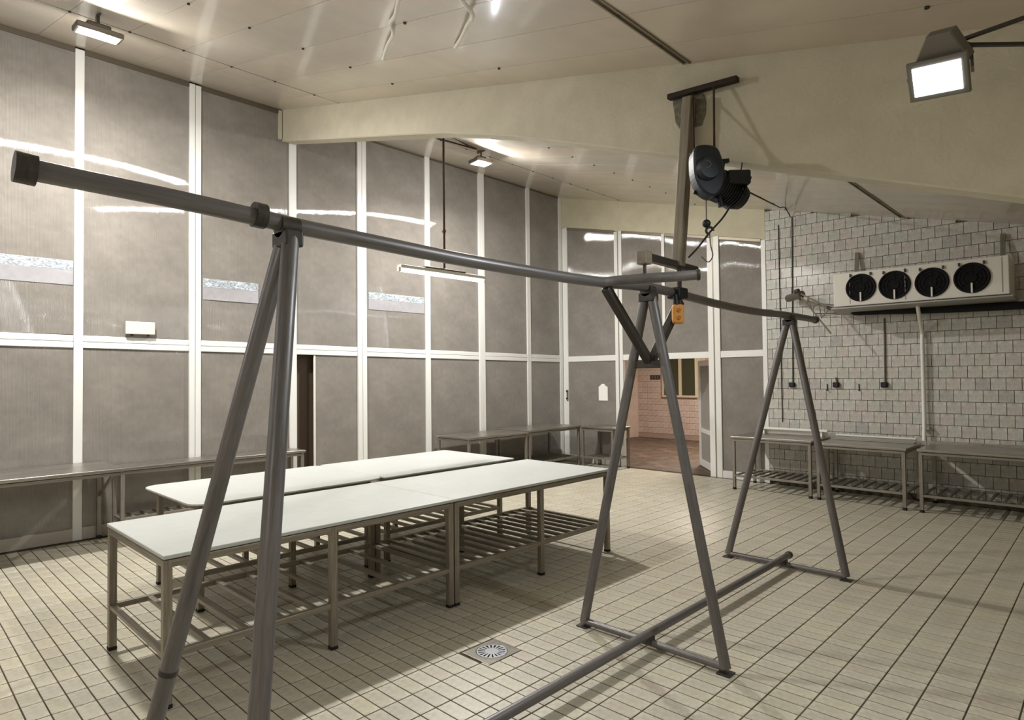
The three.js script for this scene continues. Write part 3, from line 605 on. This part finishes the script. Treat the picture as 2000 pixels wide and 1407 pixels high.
function roundRect(x0, y0, x1, y1, r) {
  const out = []; const arc = (cx, cy, a0) => { for (let i = 0; i <= 6; i++) { const a = a0 + i * Math.PI / 12; out.push([cx + r * Math.cos(a), cy + r * Math.sin(a)]); } };
  arc(x1 - r, y1 - r, 0); arc(x0 + r, y1 - r, Math.PI / 2); arc(x0 + r, y0 + r, Math.PI); arc(x1 - r, y0 + r, 1.5 * Math.PI); return out;
}
workTable('white topped steel work table nearest the floor drain and leaning A-frame', -4.63, -3.545, -1.075, -3.035, 0.79, { zin: 0.025, shelf: 0.27, slats: 9 });
workTable('white topped steel work table beside the middle A-frame, with close shelf slats', -4.63, -3.545, -3.04, -5.0, 0.79, { zin: 0.025, shelf: 0.27, slats: 15 });
workTable('work table with round-cornered white sheet top towards the steel wall shelves', -5.9, -4.72, -1.62, -3.24, 0.80, { zin: 0.1, inset: 0.14, shelf: 0.27, slats: 8, sheet: true, round: 0.13 });
workTable('work table with white sheet top towards the glazed corner of the room', -5.9, -4.72, -3.245, -4.9, 0.80, { zin: 0.1, inset: 0.14, shelf: 0.27, slats: 10, sheet: true, round: 0.03 });

// ------------------------------------------------------------------ stainless tables along the walls
function steelTable(label, cx, cz, len, dep, H, turn, opts = {}) {   // long side along local x, back at local -z
  const o = thing('steel_table', label, 'table', [cx, 0, cz], turn, opts.group);
  const a = len / 2 - 0.035, b = dep / 2 - 0.035, m = M.steelLeg;
  part('tabletop', new RoundedBoxGeometry(len, 0.032, dep, 2, 0.006).translate(0, H - 0.016, 0), M.steelTop, o);
  if (opts.splash) part('splashback', box(-len / 2, H - 0.01, -dep / 2, len / 2, H + opts.splash, -dep / 2 + 0.018, 0.004), M.steelTop, o);
  part('apron_rail', bar(V(-a, H - 0.055, b), V(a, H - 0.055, b), 0.045, 0.03), m, o); part('apron_rail', bar(V(-a, H - 0.055, -b), V(a, H - 0.055, -b), 0.045, 0.03), m, o);
  for (const s of [-1, 1]) {
    part('apron_rail', bar(V(s * a, H - 0.055, -b), V(s * a, H - 0.055, b), 0.045, 0.03), m, o);
    for (const q of opts.rearLegs ? [-1] : [-1, 1]) { const lg = part('leg', bar(V(s * a, 0.03, q * b), V(s * a, H - 0.03, q * b), 0.04, 0.04), m, o); part('leg_tip', new THREE.CylinderGeometry(0.024, 0.028, 0.03, 12).translate(s * a, 0.016, q * b), M.rubber, lg); }
    if (opts.rearLegs) part('arm_stay', bar(V(s * a, H * 0.55, -b), V(s * a, H - 0.05, b * 0.6), 0.025), m, o);
  }
  if (opts.shelf) {
    for (const q of [-1, 1]) part('shelf_rail', bar(V(-a, opts.shelf, q * b), V(a, opts.shelf, q * b), 0.03), m, o);
    const n = Math.round(len / 0.13); for (let i = 0; i <= n; i++) { const x = -a + 2 * a * i / n; part('shelf_slat', bar(V(x, opts.shelf, -b), V(x, opts.shelf, b), 0.028, 0.02), m, o); }
  }
  return o;
}
const zr = -9.22;
steelTable('stainless table with slatted shelf next to the glazed panel and door', -3.555, zr, 1.13, 0.78, 0.775, 0, { shelf: 0.2 });
steelTable('stainless table with slatted shelf between its two neighbours on the tiled wall', -2.42, zr, 1.06, 0.8, 0.755, 0, { shelf: 0.2 });
steelTable('long stainless table with slatted shelf right of the white drain pipe', -0.72, zr, 2.12, 0.82, 0.76, 0, { shelf: 0.2, splash: 0.03 });
steelTable('steel wall shelf table at the partition, furthest from the glazed corner', -7.53, -0.55, 2.5, 0.84, 0.82, Math.PI / 2, { rearLegs: true });
steelTable('low narrow steel table at the partition beside the brown gap', -7.745, -2.92, 2.1, 0.36, 0.765, Math.PI / 2, { shelf: 0.22 });
steelTable('dark legged steel table at the partition near the batten lamp', -7.5, -7.05, 1.35, 0.78, 0.75, Math.PI / 2, { shelf: 0.2 });
steelTable('steel table tucked into the glazed corner of the room', -7.5, -8.44, 1.4, 0.78, 0.77, Math.PI / 2, { shelf: 0.2 });
steelTable('steel table under the paper notice on the glazed bay', -6.735, -9.37, 0.72, 0.56, 0.755, 0, { shelf: 0.2 });

// trough and board on the right tables
{
  const t = thing('white_trough', 'long white plastic trough lying on the stainless table by the door', 'trough');
  const x0 = -3.98, x1 = -2.98, y = 0.775, z = -9.5;
  part('trough_body', [box(x0, y + 0.07, z - 0.06, x1, y + 0.1, z + 0.06, 0.01), box(x0 + 0.04, y + 0.002, z - 0.05, x1 - 0.04, y + 0.075, z - 0.03, 0.004)], M.plasticWhite, t);
  for (const s of [x0 + 0.08, x1 - 0.1]) part('trough_foot', box(s, y + 0.001, z - 0.04, s + 0.025, y + 0.075, z + 0.04, 0.004), M.plasticWhite, t);
  const g = thing('gutter_channel', 'shallow grey channel with white rim on the middle stainless table', 'channel');
  part('channel_body', [box(-2.9, 0.757, -9.58, -1.93, 0.8, -9.55, 0.004), box(-2.9, 0.757, -9.58, -1.93, 0.768, -9.42, 0.003)], M.trayGrey, g);
  part('channel_rim', box(-2.9, 0.8, -9.6, -1.93, 0.822, -9.54, 0.005), M.plasticWhite, g);
}

// ------------------------------------------------------------------ evaporator cooler on the tiled wall, and its pipes
{
  const zf = -9.1, x0 = -2.755, x1 = -0.88, y0 = 2.57, y1 = 3.02;
  const o = thing('evaporator_cooler', 'white evaporator cooler with four round black fans on tiled wall', 'cooler');
  part('casing', box(x0, y0, ZF + 0.06, x1, y1, zf, 0.012), M.casing, o);
  part('drip_tray', prism([[ZF + 0.07, y0 - 0.012], [zf + 0.03, y0 - 0.012], [zf + 0.03, y0 - 0.03], [ZF + 0.07, y0 - 0.075]].map(([z, y]) => [z, y]), x1 - x0 + 0.06).rotateY(-Math.PI / 2).translate(x1 + 0.03, 0, 0), M.trayGrey, o);
  for (const x of [x0 + 0.2, (x0 + x1) / 2 - 0.1, x1 - 0.07]) part('panel_seam', box(x, y0 + 0.03, zf - 0.001, x + 0.006, y1 - 0.02, zf + 0.004), M.trayGrey, o);
  for (const [fx, fy] of [[-2.42, 2.803], [-2.031, 2.795], [-1.631, 2.785], [-1.231, 2.793]]) {
    const f = new THREE.Group(); f.name = 'fan'; f.position.set(fx, fy, zf); o.add(f);
    part('fan_ring', new THREE.TorusGeometry(0.168, 0.014, 8, 40).translate(0, 0, 0.006), M.fanBlack, f);
    part('fan_guard', [0.05, 0.09, 0.13].map((r) => new THREE.TorusGeometry(r, 0.004, 5, 32).translate(0, 0, 0.014)).concat(Array.from({ length: 8 }, (_, i) => rod(V(0, 0, 0.014), V(Math.cos(i * Math.PI / 4) * 0.165, Math.sin(i * Math.PI / 4) * 0.165, 0.012), 0.003, 0.003, 6))), M.fanBlack, f);
    part('fan_rotor', [new THREE.CylinderGeometry(0.165, 0.165, 0.004, 36).rotateX(Math.PI / 2).translate(0, 0, 0.002), new THREE.CylinderGeometry(0.05, 0.05, 0.014, 20).rotateX(Math.PI / 2).translate(0, 0, 0.006)], M.fanBlack, f);
    part('guard_stay', bar(V(0.0, -0.06, 0.02), V(0.0, -0.178, 0.02), 0.018, 0.006, V(0, 0, 1)), M.casing, f, 'pale upright stay');
    for (const s of [-1, 1]) part('fixing_clip', box(s * 0.12 - 0.01, 0.15, 0.002, s * 0.12 + 0.01, 0.19, 0.02, 0.003), M.pipeDark, f);
  }
  for (const px of [[1671, 492, 528], [1957, 455, 498]]) { const a = atZ(px[0], px[1], ZF + 0.1), b = atZ(px[0], px[2], ZF + 0.1); part('mounting_strap', bar(V(a.x, b.y - 0.06, ZF + 0.09), V(a.x, a.y, ZF + 0.03), 0.05, 0.012, V(0, 0, 1)), M.cement, o); }
  const p = thing('insulated_pipe', 'thick black insulated pipe running below the evaporator cooler', 'pipe');
  const a = atZ(1668, 610, -9.45), b = V(XR - 0.05, a.y - 0.09, -9.45);
  part('pipe_run', pipe([V(a.x - 0.05, a.y + 0.11, -9.5), V(a.x - 0.045, a.y + 0.04, -9.47), V(a.x + 0.02, a.y, -9.45), V(a.x + 0.2, a.y - 0.004, -9.45), V(-1.5, a.y - 0.045, -9.45), b], 0.048, 60, 16), M.insulation, p);
  part('pipe_valve', [rod(V(a.x + 0.24, a.y + 0.02, -9.45), V(a.x + 0.24, a.y + 0.1, -9.48), 0.03), rod(V(a.x + 0.32, a.y + 0.03, -9.45), V(a.x + 0.32, a.y + 0.1, -9.48), 0.022)], M.pipeDark, p);
  const d = thing('drain_pipe', 'white plastic drain pipe from the cooler down the tiled wall', 'pipe');
  part('pipe_run', pipe([atZ(1791, 588, -9.3), atZ(1794, 610, -9.36), atZ(1798, 634, -9.52), atZ(1801, 652, -9.63), V(-1.85, 2.1, -9.63), V(-1.85, 1.6, -9.63), V(-1.85, 1.1, -9.63), V(-1.85, 0.79, -9.6)], 0.023, 80, 12), M.plasticWhite, d);
  part('pipe_clip', box(-1.885, 0.93, -9.67, -1.79, 0.97, -9.61, 0.004), M.trayGrey, d);
}
// sockets with their cables, hooks on the tiles
{
  const zz = ZF + 0.001;
  const sock = [[1548, 752, 425, 'black socket on white tiles seen between the legs of the far A-frame'], [1634, 752, 738, 'black socket without conduit between two small hooks on the tiles'], [1728, 752, 622, 'black socket under a short conduit left of the white drain pipe']];
  for (const [px, py, top, lab] of sock) {
    const c = atZ(px, py, zz), o = thing('wall_socket', lab, 'socket', [c.x, c.y, zz]);
    part('socket_box', new RoundedBoxGeometry(0.085, 0.075, 0.045, 2, 0.014).translate(0, 0, 0.024), M.rubber, o);
    part('socket_face', rod(V(0, 0, 0.046), V(0, 0, 0.054), 0.028), M.navyDark, o);
    const t = atZ(px - 2, top, zz);
    part('conduit', rod(V(0.01, 0.03, 0.014), V(t.x - c.x + 0.01, t.y - c.y, 0.014), px < 1600 ? 0.007 : 0.011, undefined, 10), px < 1600 ? M.cable : M.wire, o);
  }
  for (const px of [1616, 1678]) {
    const c = atZ(px, 757, zz), o = thing('wall_hook', px < 1650 ? 'tiny bent hook on the tiles towards the far A-frame' : 'tiny bent hook on the tiles towards the conduit socket', 'hook', [c.x, c.y, zz]);
    part('hook_wire', pipe([V(0, 0.05, 0.006), V(0, 0.0, 0.008), V(0.003, -0.04, 0.012), V(0.006, -0.05, 0.035), V(0.008, -0.03, 0.04)], 0.006, 20, 6), M.cable, o);
  }
  const s = thing('conduit_line', 'thin dark upright conduit on the tiles beside the glazed bay', 'conduit');
  part('conduit_run', rod(V(-3.69, 0.95, ZF + 0.01), V(-3.69, 3.95, ZF + 0.01), 0.006, undefined, 8), M.cable, s);
}
// wire bracket on the tiled wall behind the far rail end
{
  const z = -9.25, o = thing('wall_bracket', 'grey wire frame bracket with drum on the tiled wall', 'bracket');
  const p = (x, y, dz = 0) => atZ(x, y, z + dz);
  part('drum', rod(p(1540, 583, -0.3), p(1566, 575, 0), 0.055, 0.05), M.wire, o);
  part('drum_cap', rod(p(1553, 570, 0), p(1560, 568, 0.02), 0.03), M.pipeDark, o);
  part('frame_arm', bar(p(1556, 570), p(1622, 603), 0.02), M.wire, o); part('frame_arm', bar(p(1560, 574), p(1623, 652), 0.018), M.wire, o);
  part('frame_arm', bar(p(1575, 590), p(1610, 600), 0.012), M.wire, o);
  for (const [a, b, c, d] of [[1578, 582, 1585, 604], [1585, 604, 1600, 592], [1600, 592, 1604, 622], [1604, 622, 1620, 603], [1572, 580, 1590, 578]]) part('lattice_wire', rod(p(a, b), p(c, d), 0.006, undefined, 8), M.wire, o);
  part('wall_stay', rod(p(1545, 580, -0.2), V(p(1545, 580).x - 0.02, p(1545, 580).y, ZF + 0.002), 0.012), M.wire, o);
  part('end_grip', rod(p(1615, 600), p(1624, 604), 0.022), M.pipeDark, o);
  const f = thing('refrigerant_tube', 'thin tube along the tiles from the cooler to the wire bracket', 'tube');
  part('tube_run', pipe([atZ(1592, 613, -9.6), atZ(1640, 612, -9.58), atZ(1662, 610, -9.5)], 0.01, 20, 8), M.wire, f);
}
// small fittings on the partition
{
  const a = atX(243, 628, XL), b = atX(300, 657, XL);
  const j = thing('junction_box', 'pale flat junction box resting on the partition transom', 'junction box');
  part('box_lid', box(XL + 0.013, b.y + 0.012, b.z, XL + 0.06, a.y, a.z, 0.008), M.casing, j);
  for (const q of [0.22, 0.78]) part('cable_gland', rod(V(XL + 0.035, b.y + 0.014, a.z + (b.z - a.z) * q), V(XL + 0.035, b.y - 0.01, a.z + (b.z - a.z) * q), 0.014), M.rubber, j);
  const p = thing('paper_notice', 'white paper notice with arched top on the glazed bay', 'notice');
  const c = atZ(1169, 750, ZF), d = atZ(1187, 783, ZF), s = new THREE.Shape(), w = d.x - c.x, h = c.y - d.y;
  s.moveTo(0, 0); s.lineTo(w, 0); s.lineTo(w, h * 0.8); s.lineTo(w * 0.75, h * 0.9); s.lineTo(w * 0.6, h); s.lineTo(w * 0.35, h); s.lineTo(w * 0.15, h * 0.88); s.lineTo(0, h * 0.82);
  part('sheet', new THREE.ExtrudeGeometry(s, { depth: 0.002, bevelEnabled: false }).translate(c.x, d.y, ZF - 0.005), M.paper, p);
  const k = thing('door_lock', 'dark lock and handle on the corner post of the glazing', 'lock');
  part('lock_case', box(-7.87, 1.18, ZF + 0.012, -7.83, 1.4, ZF + 0.03, 0.004), M.chrome, k);
  for (const y of [1.23, 1.37]) part('lock_knob', rod(V(-7.85, y, ZF + 0.02), V(-7.85, y, ZF + 0.05), 0.018), M.pipeDark, k);
}
// thin white strips just below the ceiling
{
  const onC = (px, py, dn = 0.02) => { const d = ray(px, py), t = (5.28 + 0.25 * XL - dn - EYE.y) / (d.y + 0.25 * d.x); return EYE.clone().addScaledVector(d, t); };
  const strip = (label, pts) => { const o = thing('white_strip', label, 'sealant strip'); part('strip', pipe(pts, 0.013, 40, 8).scale(1, 1, 1), M.offWhite, o); };
  strip('crooked thin white strip under the ceiling ending at a screw', [onC(880, -30, 0.015), onC(908, 8, 0.03), onC(923, 28, 0.05), onC(912, 50, 0.05), onC(900, 75, 0.03), onC(889, 92, 0.015)]);
  strip('thin white strip in two pieces across a ceiling sheet', [onC(782, -20, 0.015), onC(772, 28, 0.03), onC(762, 48, 0.02), onC(768, 62, 0.03), onC(756, 90, 0.03), onC(748, 116, 0.015)]);
}
// floor drain
{
  const cx = -2.815, cz = -2.70, o = thing('floor_drain', 'square steel floor drain with round slotted grate', 'drain', [cx, 0, cz]);
  const pl = new THREE.Shape([[-0.12, -0.135], [0.12, -0.135], [0.12, 0.135], [-0.12, 0.135]].map(([x, y]) => new THREE.Vector2(x, y)));
  const h = new THREE.Path(); h.absarc(0, 0, 0.098, 0, Math.PI * 2, true); pl.holes.push(h);
  part('drain_plate', new THREE.ExtrudeGeometry(pl, { depth: 0.006, bevelEnabled: true, bevelSize: 0.002, bevelThickness: 0.0015, bevelSegments: 1, curveSegments: 32 }).rotateX(-Math.PI / 2).translate(0, -0.003, 0), M.drainPlate, o);
  const gr = new THREE.Shape(); gr.absarc(0, 0, 0.094, 0, Math.PI * 2, false);
  for (let i = 0; i < 18; i++) { const a = i * Math.PI / 9, p = new THREE.Path(), q = (r, t) => [r * Math.cos(a + t), r * Math.sin(a + t)]; p.moveTo(...q(0.042, -0.06)); p.lineTo(...q(0.085, -0.075)); p.lineTo(...q(0.085, 0.075)); p.lineTo(...q(0.042, 0.06)); p.closePath(); gr.holes.push(p); }
  part('grate', new THREE.ExtrudeGeometry(gr, { depth: 0.005, bevelEnabled: false, curveSegments: 32 }).rotateX(-Math.PI / 2).translate(0, 0.0, 0), M.chrome, o);
  part('sump', new THREE.CylinderGeometry(0.1, 0.1, 0.004, 24).translate(0, -0.004, 0), M.hole, o);
}

renderer.render(scene, camera);
